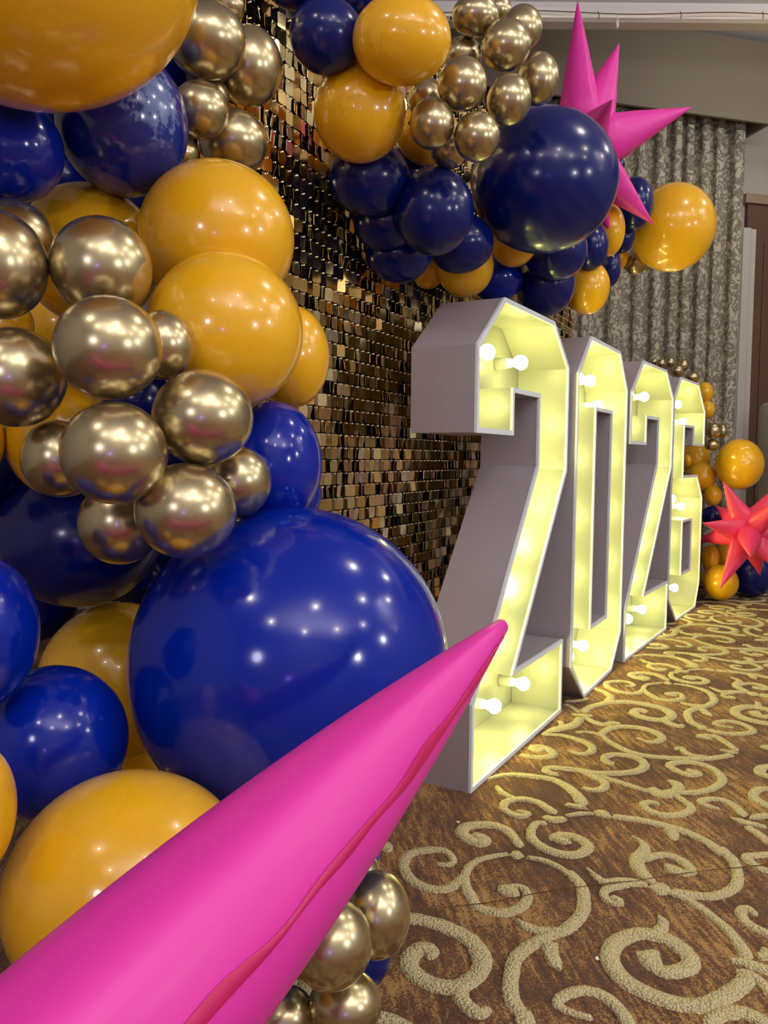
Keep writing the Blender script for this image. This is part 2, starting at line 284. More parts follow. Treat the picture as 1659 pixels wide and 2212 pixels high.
[[8.0,9.0,8.0],[[0.8306,2.2194],[0.8495,2.2245],[0.8457,2.1989],[0.8567,2.1689],[0.8941,2.1587]]],
[[10.0,13.0,5.0],[[0.829,2.0419],[0.8105,2.0548],[0.8077,2.0682]]],
[[8.0,11.0,8.0],[[0.8277,2.0385],[0.7977,2.028],[0.7801,2.0507],[0.7668,2.0948],[0.7989,2.1166],[0.8371,2.1175],[0.868,2.0936],[0.8778,2.0463],[0.8704,2.0006],[0.833,1.9562],[0.7895,1.9282],[0.7499,1.9215],[0.7226,1.9209]]],
[[12.0,18.0,16.0],[[0.6687,1.9436],[0.6839,1.9084],[0.7187,1.9237]]],
[[14.0,13.0,4.0],[[0.7259,1.9298],[0.7422,1.9542],[0.7411,1.9789],[0.7277,1.9911]]],
[[8.0,10.0,6.0],[[0.7152,1.9003],[0.7242,1.8721],[0.7275,1.8337],[0.7022,1.8067],[0.6672,1.793],[0.6374,1.8002],[0.6205,1.8262],[0.6198,1.8533],[0.6402,1.8648],[0.6557,1.854]]],
[[3.0,9.0,11.0],[[0.7905,1.8296],[0.776,1.8401],[0.7606,1.8673],[0.7916,1.8848],[0.8185,1.8797],[0.8331,1.8522],[0.8342,1.8015]]],
[[2.0,9.0,6.0],[[0.7973,1.7828],[0.8194,1.7631],[0.8556,1.7392]]],
[[8.0,10.0,10.0],[[0.8151,1.7384],[0.8243,1.7053],[0.8299,1.6621]]],
[[5.0,10.0,10.0],[[0.8446,1.7837],[0.8911,1.8001]]],
[[8.0,12.0,10.0],[[0.9677,1.95],[0.9346,1.9432],[0.9071,1.9102],[0.9034,1.8758],[0.9178,1.8457]]],
[[10.0,14.0,10.0],[[1.0384,2.0976],[1.0075,2.083],[0.9888,2.0488],[1.001,2.0195]]],
[[5.0,8.0,8.0],[[1.1221,2.2486],[1.0864,2.2397],[1.1067,2.2168]]],
[[4.0,10.0,10.0],[[1.0722,2.4047],[1.0439,2.4177],[1.0302,2.4405],[1.0733,2.4653],[1.1093,2.4473],[1.1238,2.397],[1.1124,2.3655],[1.059,2.3467],[1.0174,2.3543],[0.9857,2.38]]],
[[5.0,9.0,5.0],[[0.9713,2.5111],[0.9614,2.4434],[0.9838,2.3979]]]]
T1 = Vector((.7636, 1.2835)); T2v = Vector((.859, -.511)) * 0.92
bv, bf = [], []
for (w0, w1, w2), pts in SCROLLS:
    C = cr_spline([Vector(p) for p in pts], 5); n = len(C); b0 = len(bv)
    for i, p in enumerate(C):
        t = i / (n - 1); d = (C[min(i + 1, n - 1)] - C[max(i - 1, 0)]).normalized(); q = Vector((-d.y, d.x))
        hw = (w0 + (w1 - w0) * min(1, t / .35)) if t < .35 else (w1 if t < .65 else w1 + (w2 - w1) * (t - .65) / .35)
        hw = hw * 0.00096 + random.uniform(-.0006, .0006); e = min(1, .55 + 3 * min(t, 1 - t))
        hw *= 1.0
        for s, z in ((-1.12, 0.0), (-1.0, .0042), (0, .005), (1.0, .0042), (1.12, 0.0)):
            j = random.uniform(-.0005, .0005); bv.append((p.x + q.x * (hw * s + j), p.y + q.y * (hw * s + j), z))
    for i in range(n - 1):
        for k in range(4): bf.append((b0 + i * 5 + k, b0 + (i + 1) * 5 + k, b0 + (i + 1) * 5 + k + 1, b0 + i * 5 + k + 1))
    for i, s in ((0, -1), (n - 1, 1)):          # rounded ends
        d = (C[i] - C[i - s]).normalized(); a = b0 + i * 5; hw = (Vector(bv[a][:2]) - Vector(bv[a + 4][:2])).length / 2
        k = len(bv); p = C[i] + d * hw * .8; bv.append((p.x, p.y, 0.0)); m_ = C[i] + d * hw * .35
        for e in range(4): bf.append((a + e, a + e + 1, k) if s < 0 else (a + e + 1, a + e, k))
V, Fc = [], []
for iu in range(0, 3):
    for iv in range(-1, 4):
        if iu and iv < 0: continue
        off = T1 * iv + T2v * iu; b0 = len(V)
        V += [(x + off.x, y + off.y, z) for x, y, z in bv]; Fc += [tuple(i + b0 for i in f) for f in bf]
sc = obj('scroll_pattern', mesh('scroll_pattern', V, Fc, True), fl, SCR); tag(sc, 'cream scroll pile raised on the brown carpet', kind='stuff')
v, f = [], []
sp_ = [(0.1198,1.3998),(0.1583,1.4079),(0.1972,1.4161),(0.2375,1.4305),(0.2740,1.4436),(0.3108,1.4553),(0.3574,1.4689),(0.4039,1.4795),(0.4511,1.4903),(0.4980,1.4977),(0.5283,1.5084),(0.5682,1.5194),(0.6185,1.5325),(0.6782,1.5441),(0.7786,1.5639)]
for i, (x, y) in enumerate(sp_):
    h = .0005 + .0005 * (i % 3); v += [(x - .3 * h, y - h, .0062), (x + .3 * h, y + h, .0066)]
for i in range(len(sp_) - 1): f.append((2 * i, 2 * i + 2, 2 * i + 3, 2 * i + 1))
obj('carpet_seam', mesh('carpet_seam', v, f), fl, SEAM)['label'] = 'dark crease where two carpet lengths meet'

# far wall frame: s along the wall, n out towards the room
FO = Vector((2.255, 5.24)); FD = Vector((.966, .259)); FN = Vector((.259, -.966))
FANG = math.atan2(.259, .966)
fw = empty('far_frame_tmp'); bpy.data.objects.remove(fw)
def farm(o): o.location = (FO.x, FO.y, 0); o.rotation_euler = (0, 0, FANG); return o   # local x along wall, local -y into the room
o = farm(box('wall_far', -5.2, 3.2, 0.0, 0.12, 0, 3.4, WALLM)); tag(o, kind='structure')
o = box('wall_left', -2.6, -2.5, -3.2, 4.2, 0, 3.4, WALLM); tag(o, kind='structure')
o = box('wall_right', 5.1, 5.2, -3.2, 6.6, 0, 3.4, WALLM); tag(o, kind='structure')
o = box('wall_back', -2.6, 5.2, -3.3, -3.2, 0, 3.4, WALLM); tag(o, kind='structure')
o = box('ceiling', -2.6, 5.2, -3.3, 3.52, 3.0, 3.1, WHITE); tag(o, kind='structure')
o = box('ceiling', -2.6, 5.2, 3.5, 7.2, 3.34, 3.44, WHITE); tag(o, kind='structure')
prof = [(3.80, 3.36), (3.80, 2.765), (3.78, 2.757), (3.72, 2.757), (3.70, 2.765), (3.70, 2.775), (3.69, 2.79), (3.69, 2.825), (3.655, 2.832), (3.64, 2.845), (3.62, 2.86), (3.62, 2.895), (3.57, 2.905), (3.55, 2.93), (3.50, 2.95), (3.44, 3.02), (3.44, 3.36)]
v = [(x, y, z) for x in (-2.6, 5.2) for y, z in prof]; n = len(prof)
f = [(i, i + 1, n + i + 1, n + i) for i in range(n - 1)] + [tuple(range(n))[::-1], tuple(range(n, 2 * n))]
me = mesh('trim_1', v, f); me.materials.append(CREAM); me.materials.append(WHITE)
for p in me.polygons: 
    if p.center.z > 2.80: p.material_index = 1
o = obj('trim_1', me); tag(o, kind='structure')
# wood framed opening and its moulding, right of the curtain
o = farm(box('door_1', 0.03, 1.6, -0.03, -0.001, 0.0, 2.44, WOOD)); tag(o, kind='structure')
for x in (0.16, 0.62, 1.1):
    box('door_panel', x, x + .36, -0.038, -0.028, 0.2, 2.2, WOOD, o, .004)
o = farm(box('trim_2', 0.0, 1.65, -0.05, -0.001, 2.44, 2.50, WOODL, None, .006)); tag(o, kind='structure')
# pelmet
pe = empty('pelmet', (FO.x, FO.y, 2.84), FANG); tag(pe, 'wide taupe upholstered pelmet box over the patterned curtain', 'pelmet')
box('front_board', -4.0, 0.0, -0.25, -0.225, 0, .47, PELM, pe, .006)
box('side_board', -0.025, 0.0, -0.224, -0.002, 0, .47, PELM, pe, .003)
box('top_board', -4.0, -0.026, -0.224, -0.002, .45, .47, PELM, pe)
# curtain
def drape(name, s0, s1, z0, z1, amp, wl, y, m, parent=None, seed=1):
    rnd = random.Random(seed); nx = int((s1 - s0) / .008); nz_ = 14; V = []; Fc = []; ph = []; p = 0
    for i in range(nx + 1):
        ph.append(p); p += .008 / (wl * (1 + .35 * math.sin(i * .045) + .2 * math.sin(i * .017 + 2))) * 2 * math.pi
    for j in range(nz_ + 1):
        z = z0 + (z1 - z0) * j / nz_
        for i in range(nx + 1):
            s = s0 + (s1 - s0) * i / nx; c = math.cos(ph[i] + .10 * math.sin(z * 2.1 + i * .02))
            c = math.copysign(abs(c) ** .7, c)
            V.append((s + .012 * math.sin(2 * ph[i]), y + amp * (c + .25 * math.sin(ph[i] * .43)) * (1 - .10 * math.sin(z * 1.7)), z))
    for j in range(nz_):
        for i in range(nx):
            a = j * (nx + 1) + i; Fc.append((a, a + 1, a + nx + 2, a + nx + 1))
    me = mesh(name, V, Fc, True); ul = me.uv_layers.new()
    for l in me.loops:
        i = l.vertex_index % (nx + 1); j = l.vertex_index // (nx + 1); ul.data[l.index].uv = (i * .0115, (z0 + (z1 - z0) * j / nz_))
    return obj(name, me, parent, m)
o = farm(drape('curtain', -3.6, -.075, .02, 2.90, .030, .118, -.115, DAM, None, 3)); tag(o, 'long cream damask curtain in deep folds hanging under the pelmet', 'curtain')
o = farm(drape('voile_curtain', -.07, .055, .02, 2.27, .008, .09, -.085, VOILE, None, 5)); tag(o, 'narrow pale voile strip beside the damask curtain, before brown wood', 'curtain')
# wire with clips on the cornice
pts = [(-.4 + .12 * i, 3.672, 2.772 + .006 * math.sin(i * .9)) for i in range(36)]
cd = empty('fairy_light_wire', (0.9, 3.67, 2.77)); tag(cd, 'thin brown wire with little hooks pinned along the white cornice', 'wire')
me = mesh('wire', *tube([(x - .9, y - 3.67, z - 2.77) for x, y, z in pts], .0022, 5)); obj('wire', me, cd, CORD)
hk = mesh('clip', *tube([(0, 0, .006), (.004, -.004, -.012), (.0, -.006, -.03)], .0018, 5))
for i in range(2, 36, 3): obj('clip', hk, cd, CORD, (pts[i][0] - .9, -.002, pts[i][2] - 2.77))
cv, cf = [], []
for j, (zz, rr) in enumerate(((0, .001), (-.02, .003), (-.045, .008), (-.058, .006), (-.064, .0005))):
    for k in range(8): cv.append((rr * math.cos(k * .785), rr * math.sin(k * .785), zz))
for j in range(4):
    for k in range(8): cf.append((j * 8 + k, j * 8 + (k + 1) % 8, (j + 1) * 8 + (k + 1) % 8, (j + 1) * 8 + k))
o = obj('crystal_drop', mesh('crystal_drop', cv, cf, True), None, CRYSTAL, (1.005, 3.664, 2.765)); tag(o, 'tiny clear teardrop crystal dangling from the cornice wire', 'crystal')

# draped chair by the wood panel
ch = empty('covered_chair', (2.545, 4.97, 0), math.pi / 2); tag(ch, 'tall banquet chair in a pale fabric cover behind the far pink star', 'chair')
def cover(parent):
    rows = [(0.0, .25, .26), (.2, .235, .245), (.46, .22, .235), (.485, .215, .23)]
    V = []; Fc = []
    def ring(cx, cy, hx, hy, z, n=32, wob=0):
        for k in range(n):
            t = 2 * math.pi * k / n; c, s = math.cos(t), math.sin(t)
            q = (abs(c) ** 5 + abs(s) ** 5) ** (-.2); wv = 1 + wob * math.sin(9 * t)
            V.append((cx + hx * c * q * wv, cy + hy * s * q * wv, z))
    for z, hx, hy in rows: ring(0, 0, hx, hy, z, 32, .03 * (1 - z * 2))
    for j in range(3):
        for k in range(32): Fc.append((j * 32 + k, j * 32 + (k + 1) % 32, (j + 1) * 32 + (k + 1) % 32, (j + 1) * 32 + k))
    Fc.append(tuple(range(96, 128)))
    obj('skirt', mesh('skirt', V, Fc, True), parent, VOILE)
    V2 = []; Fc2 = []
    prof = [(.45, .21, .04), (.7, .20, .038), (.95, .185, .034), (1.10, .165, .03), (1.155, .14, .024), (1.17, .10, .012)]
    for z, hx, hy in prof:
        for k in range(24):
            t = 2 * math.pi * k / 24; V2.append((hx * math.cos(t), .19 + hy * math.sin(t) * 1.2 + (z - .45) * .05, z))
    for j in range(5):
        for k in range(24): Fc2.append((j * 24 + k, j * 24 + (k + 1) % 24, (j + 1) * 24 + (k + 1) % 24, (j + 1) * 24 + k))
    Fc2.append(tuple(range(120, 144)))
    obj('backrest', mesh('backrest', V2, Fc2, True), parent, VOILE)
cover(ch); ch.scale = (.8, .8, 1)

# ------------------------------------------------------------ balloons
BALLS = [
('L1', 'Y', -0.4175, 0.9621, 1.3984, 0.1983, 0.1846, 0.1709, 'huge orange-yellow balloon filling the top left corner above the large dusty blue one'),
('L2', 'D', -0.3977, 1.2461, 1.3147, 0.0959, 0.1004, 0.1049, 'large blue balloon with powdery white bloom under the huge yellow corner balloon'),
('L3', 'B', -0.5247, 1.1516, 1.2398, 0.0707, 0.0705, 0.0704, 'blue balloon cut by the left edge beside the dusty blue balloon'),
('G1', 'G', -0.2888, 1.3281, 1.4765, 0.0627, 0.0596, 0.0565, 'largest gold chrome balloon at the top, beside the huge yellow corner balloon'),
('G2', 'G', -0.2384, 1.4311, 1.4855, 0.0564, 0.0602, 0.0639, 'gold chrome balloon bulging out over the sequin wall top, right of the largest gold one'),
('G3', 'G', -0.2789, 1.4353, 1.5871, 0.0328, 0.0302, 0.0276, 'small gold balloon peeping over the top gold balloon beside the sequin wall'),
('G4', 'G', -0.3001, 1.3282, 1.3686, 0.0448, 0.0442, 0.0437, 'small gold balloon squeezed between the dusty blue balloon and two gold ones'),
('G4b', 'G', -0.2972, 1.405, 1.4254, 0.0291, 0.0284, 0.0277, 'barely visible gold balloon wedged behind the small squeezed gold one'),
('G5', 'G', -0.2631, 1.4111, 1.3512, 0.0583, 0.0555, 0.0527, 'gold balloon resting on top of the upper large yellow balloon by the sequins'),
('G6', 'G', -0.3349, 1.3456, 1.3081, 0.0271, 0.0262, 0.0254, 'sliver of gold balloon between dusty blue balloon and upper large yellow balloon'),
('L4', 'Y', -0.4791, 1.3251, 1.1378, 0.1091, 0.1104, 0.1116, 'yellow balloon behind the gold cluster, directly under the dusty blue balloon'),
('L5', 'Y', -0.2599, 1.2599, 1.1495, 0.1179, 0.1158, 0.1137, 'upper of the two large glossy yellow balloons beside the sequin wall'),
('L6', 'Y', -0.2233, 1.1356, 0.9887, 0.1078, 0.1082, 0.1085, 'lower of the two large glossy yellow balloons, overlapping the one above'),
('L7', 'Y', -0.155, 1.3342, 0.9795, 0.0632, 0.0734, 0.0836, 'yellow balloon peeking out right behind the lower large glossy yellow balloon'),
('C1', 'G', -0.472, 0.998, 1.0461, 0.0561, 0.0602, 0.0643, 'gold chrome balloon cut by left edge at the top of the big gold cluster'),
('C2', 'G', -0.5137, 1.1227, 1.1101, 0.0579, 0.0552, 0.0526, "gold balloon half hidden behind the one at the cluster's cut top left"),
('C3', 'G', -0.3613, 1.0386, 1.0531, 0.0625, 0.0629, 0.0634, 'topmost whole gold chrome balloon of the big cluster, reflecting yellow above'),
('C4', 'G', -0.3184, 0.9347, 0.9394, 0.0609, 0.0601, 0.0593, 'gold chrome balloon just under the topmost whole one of the big cluster'),
('C5', 'G', -0.2796, 1.019, 0.9544, 0.0401, 0.0416, 0.0432, 'small gold balloon tucked between the big cluster and lower large yellow balloon'),
('C6', 'G', -0.4603, 1.0088, 0.9118, 0.0605, 0.0612, 0.0618, 'gold balloon cut by left edge at mid height of the big cluster'),
('C7', 'G', -0.224, 0.9955, 0.8636, 0.0617, 0.0603, 0.0588, "gold balloon at the big cluster's right, overlapping the lower large yellow balloon"),
('C8', 'G', -0.3105, 0.9264, 0.8189, 0.06, 0.0597, 0.0593, "gold balloon front and centre in the big cluster's lower half"),
('C9', 'G', -0.4258, 1.0521, 0.8114, 0.0468, 0.0484, 0.05, 'shaded gold balloon behind left of the one with small dots'),
('C10', 'G', -0.2407, 0.9739, 0.7499, 0.0611, 0.0597, 0.0584, "gold balloon at the cluster's lower right, resting against the giant blue balloon"),
('C11', 'G', -0.3512, 1.0663, 0.7261, 0.0543, 0.0549, 0.0554, 'lowest gold balloon of the big cluster hanging over dark blue'),
('C12', 'G', -0.2024, 1.1002, 0.7817, 0.0479, 0.0486, 0.0493, "gold balloon at the cluster's right tip touching the upright blue balloon"),
('L8', 'Y', -0.4887, 1.2204, 0.8381, 0.0799, 0.0835, 0.087, 'yellow balloon showing a thin rim behind the shaded gold balloon'),
('L8b', 'Y', -0.6021, 1.1424, 0.8357, 0.0583, 0.0617, 0.0652, 'orange-yellow sliver of balloon at left edge under the gold balloons'),
('L9', 'N', -0.5051, 1.3259, 0.6806, 0.1331, 0.1246, 0.116, 'very dark blue balloon deep in shade under the big gold cluster'),
('L9b', 'N', -0.6502, 1.3004, 0.7791, 0.0684, 0.0604, 0.0523, 'dark blue balloon sliver at left edge above the deep shaded one'),
('L10', 'B', -0.1682, 1.222, 0.8046, 0.0734, 0.0843, 0.0952, 'upright bright blue balloon between the yellow balloons and the giant blue one'),
('L10b', 'B', -0.1584, 1.4486, 0.7465, 0.0448, 0.0458, 0.0467, 'blue sliver of balloon behind the upright blue one beside the sequins'),
('B1', 'B', -0.135, 1.162, 0.5141, 0.2317, 0.2307, 0.2298, 'giant glossy royal blue balloon in front of the first number two'),
('L11', 'B', -0.4653, 0.9081, 0.6124, 0.0656, 0.0775, 0.0893, "blue balloon cut by left edge, level with the giant blue balloon's top half"),
('L12', 'Y', -0.467, 1.3959, 0.4174, 0.1342, 0.1369, 0.1396, 'shaded amber balloon left behind the giant blue balloon'),
('L13', 'B', -0.4186, 1.002, 0.4519, 0.0915, 0.0936, 0.0957, 'blue balloon below the shaded amber one, above the big lower yellow balloon'),
('L14', 'Y', -0.4521, 1.4623, 0.2168, 0.07, 0.072, 0.074, 'bright yellow scrap of balloon between two blue ones above the big lower yellow'),
('L15', 'Y', -0.4056, 0.7774, 0.4606, 0.0365, 0.0517, 0.067, 'yellow balloon at left edge, beside the big lower yellow balloon'),
('L16', 'Y', -0.2867, 0.8855, 0.3256, 0.1369, 0.1322, 0.1275, 'big yellow balloon at lower left, partly covered by the pink foil spike'),
('D1', 'G', -0.0387, 1.0755, 0.238, 0.0397, 0.0377, 0.0357, 'small pale gold balloon peeking above the low gold group beside the carpet'),
('D2', 'G', -0.0053, 1.0027, 0.2259, 0.0443, 0.0493, 0.0542, 'gold balloon of the low group nearest the patterned carpet'),
('D3', 'G', -0.0596, 0.9128, 0.2431, 0.0502, 0.0507, 0.0512, "largest gold balloon of the low group, touching the pink spike's edge"),
('D4', 'G', -0.0432, 0.9557, 0.1368, 0.0454, 0.0429, 0.0403, 'lowest gold balloon of the low group, at the bottom of the photo'),
('D5', 'G', -0.1207, 0.9547, 0.1226, 0.0394, 0.0368, 0.0342, 'gold balloon half under the pink spike at the bottom edge'),
('D6', 'N', -0.0448, 1.0849, 0.1214, 0.0611, 0.057, 0.0529, 'blue balloon behind the low gold group on the carpet'),
('D7', 'B', -0.0674, 1.2216, 0.2148, 0.0702, 0.0684, 0.0667, 'blue sliver of balloon under the pink spike above the low gold group'),
('T1', 'N', -0.1173, 1.5855, 1.6139, 0.0701, 0.0686, 0.067, 'dark navy balloon at the top of the arch in front of the sequins'),
('T1b', 'N', -0.1757, 1.5946, 1.7128, 0.0614, 0.0515, 0.0416, 'navy balloon cut by the top edge beside the sequin wall'),
('T0', 'N', -0.087, 1.7593, 1.797, 0.0602, 0.0561, 0.0519, 'navy balloon sliver at the top edge left of the yellow arch balloon'),
('T2', 'Y', 0.0252, 1.5501, 1.5898, 0.0919, 0.0836, 0.0753, 'topmost yellow arch balloon, between a navy one and the gold minis'),
('T3', 'Y', -0.0562, 1.6779, 1.5112, 0.0935, 0.0941, 0.0947, 'yellow arch balloon overlapping the dark sequins, below the topmost yellow one'),
('T4', 'Y', 0.0937, 1.9001, 1.5558, 0.0721, 0.069, 0.0659, 'yellow arch balloon tucked behind the small gold cluster'),
('g1', 'G', 0.1795, 1.7248, 1.7273, 0.0485, 0.044, 0.0396, 'gold mini balloon at the top edge of the arch cluster, beside yellow balloon'),
('g2', 'G', 0.2445, 1.8729, 1.8172, 0.0318, 0.0308, 0.0297, 'tiny gold balloon sliver between two gold minis at the top edge'),
('g3', 'G', 0.2864, 1.7871, 1.7353, 0.0429, 0.0441, 0.0452, 'gold mini balloon highest on the right, in front of the white ceiling cornice'),
('g4', 'G', 0.2403, 1.7015, 1.6572, 0.0504, 0.0496, 0.0488, 'large front gold mini balloon near the top right of the arch cluster'),
('g5', 'G', 0.1604, 1.7847, 1.6739, 0.0415, 0.0405, 0.0395, 'gold mini balloon behind, right of the top yellow arch balloon'),
('g6', 'G', 0.1467, 1.634, 1.5495, 0.0489, 0.0494, 0.0499, 'front central gold mini balloon of the arch cluster'),
('g7', 'G', 0.2449, 1.6732, 1.5373, 0.0442, 0.0468, 0.0494, "gold mini balloon touching the big navy arch balloon's upper left"),
('g8', 'G', 0.322, 1.7796, 1.6268, 0.0436, 0.0483, 0.0531, 'rightmost gold mini balloon of the arch cluster, beside the pink star'),
('g9', 'G', 0.0809, 1.7352, 1.5637, 0.0386, 0.0401, 0.0415, "gold mini balloon tucked behind the cluster's left side"),
('g10', 'G', 0.0874, 1.6286, 1.471, 0.0445, 0.0461, 0.0477, 'front left gold mini balloon low in the arch cluster'),
('g11', 'G', 0.1758, 1.6269, 1.4464, 0.0452, 0.0457, 0.0462, 'front low gold mini balloon above navy balloons in the arch cluster'),
('g12', 'G', 0.1343, 1.769, 1.4723, 0.0415, 0.0391, 0.0367, 'lowest gold mini balloon of the arch cluster, mostly hidden'),
('TB', 'N', 0.3905, 2.0488, 1.5028, 0.18, 0.1756, 0.1712, 'biggest navy balloon of the arch, lit from below, before the pink star'),
('t1', 'N', -0.0382, 1.8012, 1.4225, 0.0889, 0.0838, 0.0788, 'dark navy balloon directly under the lower yellow arch balloon by the sequins'),
('t1b', 'N', 0.0495, 2.0073, 1.5044, 0.0675, 0.0658, 0.0642, 'hidden navy balloon above the egg-shaped blue one in the arch'),
('t2', 'N', 0.1047, 1.8148, 1.3575, 0.0876, 0.0902, 0.0929, 'egg-shaped blue arch balloon with one bright glint beside the biggest navy one'),
('t3', 'N', -0.0001, 1.9043, 1.3589, 0.0772, 0.0717, 0.0661, "dim navy balloon of the arch's left flank, just above the lowest left one"),
('t4', 'N', 0.0296, 1.9765, 1.3034, 0.0803, 0.0729, 0.0654, 'lowest left navy balloon of the arch, against the sequins'),
('t5', 'N', 0.1803, 2.0209, 1.3434, 0.084, 0.078, 0.072, 'navy balloon below the egg-shaped one with a soft grey sheen'),
('t6', 'Y', 0.1126, 2.1919, 1.3211, 0.0445, 0.0491, 0.0536, 'small yellow balloon sliver under the lowest left navy arch balloon'),
('t7', 'Y', 0.2079, 2.1554, 1.3179, 0.0751, 0.0766, 0.0781, 'yellow balloon above the first number two, under dark navy balloons'),
('t8', 'Y', 0.3507, 2.2608, 1.42, 0.0678, 0.0721, 0.0763, 'yellow balloon hanging under the biggest navy arch balloon'),
('t9', 'B', 0.3219, 2.3915, 1.3419, 0.0778, 0.0739, 0.07, 'blue balloon right over the sloping top of the first number two'),
('t9b', 'N', 0.4027, 2.5826, 1.406, 0.0721, 0.071, 0.0699, 'navy balloon in shade behind the blue one over the first number two'),
('t10', 'N', 0.4783, 2.3207, 1.4046, 0.0897, 0.0878, 0.0858, 'navy balloon with yellowish underglow below the biggest navy arch balloon'),
('t11', 'N', 0.4806, 2.4697, 1.3435, 0.0917, 0.0943, 0.0969, 'navy balloon touching the top right of the first number two'),
('t12', 'Y', 0.6303, 2.553, 1.35, 0.0668, 0.0746, 0.0825, 'yellow balloon hanging above the number zero'),
('t13', 'N', 0.6181, 2.4879, 1.4595, 0.0552, 0.0638, 0.0725, 'navy balloon above the yellow balloon that hangs over the zero'),
('t14', 'Y', 0.6939, 2.5545, 1.5252, 0.0457, 0.0621, 0.0785, "narrow yellow arch balloon below the pink star's lower spikes"),
('t15', 'N', 0.8151, 2.7125, 1.6561, 0.0614, 0.0739, 0.0865, 'navy balloon overlapping the big far yellow arch balloon'),
('t16', 'N', 0.7649, 2.7738, 1.7997, 0.0329, 0.0321, 0.0313, 'small navy balloon sliver right of the biggest one by the curtain'),
('t17', 'Y', 0.8506, 2.9742, 1.7994, 0.0351, 0.0362, 0.0373, 'yellow sliver of balloon above the navy one at the pink spike'),
('t18', 'N', 0.7991, 2.7774, 1.5662, 0.0399, 0.0469, 0.0538, 'small navy balloon between narrow yellow and big far yellow arch balloons'),
('t19', 'N', 0.7476, 2.7503, 1.4579, 0.0393, 0.0527, 0.0661, 'narrow navy balloon right above the zero, before the curtain'),
('t20', 'Y', 0.8234, 2.9056, 1.5301, 0.0326, 0.0384, 0.0441, "tiny yellow balloon sliver low at the arch's right end"),
('t21', 'G', 0.8926, 2.9318, 1.5191, 0.0394, 0.0411, 0.0428, 'bronze gold balloon hanging under the big far yellow arch balloon'),
('t22', 'G', 0.9356, 2.9724, 1.521, 0.0222, 0.024, 0.0258, "tiny gold balloon behind the bronze gold one at the arch's end"),
('TY', 'Y', 0.9823, 2.8187, 1.6107, 0.1399, 0.1434, 0.1468, "big yellow balloon at the arch's far end in front of the curtain"),
('h1', 'G', 1.586, 4.8005, 1.3905, 0.0233, 0.0238, 0.0242, 'tiny gold balloon first of the row rising behind the second number two'),
('h2', 'G', 1.6127, 4.7495, 1.3767, 0.0281, 0.0287, 0.0293, 'tiny gold balloon second of the row behind the second number two'),
('h3', 'G', 1.6817, 4.8004, 1.3886, 0.0309, 0.0316, 0.0323, 'tiny gold balloon third and highest of the far row by the curtain'),
('h4', 'G', 1.7585, 4.7993, 1.3729, 0.0358, 0.0367, 0.0377, 'tiny gold balloon after the highest of the far row'),
('h5', 'G', 1.6896, 4.6961, 1.3288, 0.038, 0.0361, 0.0343, 'tiny front gold balloon between the second two and the six'),
('h6', 'G', 1.7974, 4.744, 1.2973, 0.041, 0.0365, 0.032, 'tiny gold balloon directly above the number six'),
('k1', 'Y', 1.8685, 4.7379, 1.2087, 0.0494, 0.0555, 0.0616, "small amber balloon beside the six's top right corner"),
('k2', 'Y', 1.8629, 4.6808, 1.1058, 0.0441, 0.0486, 0.0532, "small amber balloon below another, beside the six's upper edge"),
('m1', 'G', 1.8784, 4.6223, 0.9841, 0.0465, 0.047, 0.0475, "bright small gold balloon right of the six's upper arm"),
('m2', 'G', 1.9708, 4.7226, 0.9855, 0.0288, 0.0359, 0.0431, 'half-hidden small gold balloon behind the bright one right of the six'),
('m3', 'G', 1.882, 4.6367, 0.9025, 0.0424, 0.0385, 0.0345, 'small gold balloon below the bright one, above the far orange balloons'),
('K', 'Y', 2.0322, 4.6091, 0.7922, 0.1294, 0.1374, 0.1454, 'large yellow balloon at the right edge above the far pink star'),
('k3', 'Y', 1.8798, 4.873, 0.8193, 0.0851, 0.0928, 0.1006, "orange balloon seen through the six's opening, upper"),
('k4', 'Y', 1.873, 4.7466, 0.7161, 0.081, 0.0828, 0.0846, "orange balloon seen through the six's opening, lower"),
('k5', 'Y', 1.9196, 4.6896, 0.6099, 0.049, 0.0556, 0.0622, 'small orange balloon between the big right yellow one and blue one'),
('k6', 'Y', 1.7505, 4.6605, 0.8109, 0.0244, 0.0296, 0.0348, "tiny amber balloon sliver inside the six's opening"),
('n1', 'N', 1.9235, 4.6885, 0.4881, 0.0629, 0.0612, 0.0596, 'small blue balloon beside the six behind the far pink star'),
('o1', 'Y', 1.9027, 4.6483, 0.2423, 0.0469, 0.0652, 0.0836, 'small bright yellow-orange balloon against the six, under the far pink star'),
('o2', 'Y', 2.009, 4.7225, 0.2531, 0.0485, 0.0599, 0.0712, "yellow balloon behind the far pink star's lower left spike"),
('o3', 'Y', 1.9317, 4.5659, 0.1171, 0.0974, 0.1002, 0.1031, 'yellow balloon standing on the carpet beside the six'),
('p1', 'N', 2.1781, 4.7156, 0.1538, 0.122, 0.1348, 0.1475, 'dark navy balloon on the carpet under the far pink star'),
('F1', 'N', -0.72, 1.7944, 1.4046, 0.0897, 0.0817, 0.0737, 'navy filler balloon added to darken the gap under the dusty blue balloon'),  # navy F balloons: unseen fillers added to keep the garland gaps dark
('F2', 'N', -0.4923, 1.8646, 1.6965, 0.0896, 0.095, 0.1003, 'navy filler balloon added to darken the gap left of the largest top gold balloon'),
('F3', 'N', -0.7717, 1.7321, 0.496, 0.1022, 0.096, 0.0898, 'navy filler balloon added to darken the gap left of the shaded amber balloon'),
('F4', 'N', -0.4602, 1.5935, 0.5611, 0.0706, 0.0768, 0.0831, 'navy filler balloon added to darken the gap directly left of the giant blue one'),
('F5', 'N', -0.5602, 1.8628, 1.3933, 0.0807, 0.0742, 0.0677, 'navy filler balloon added to darken the gap between dusty blue and upper large yellow balloons'),
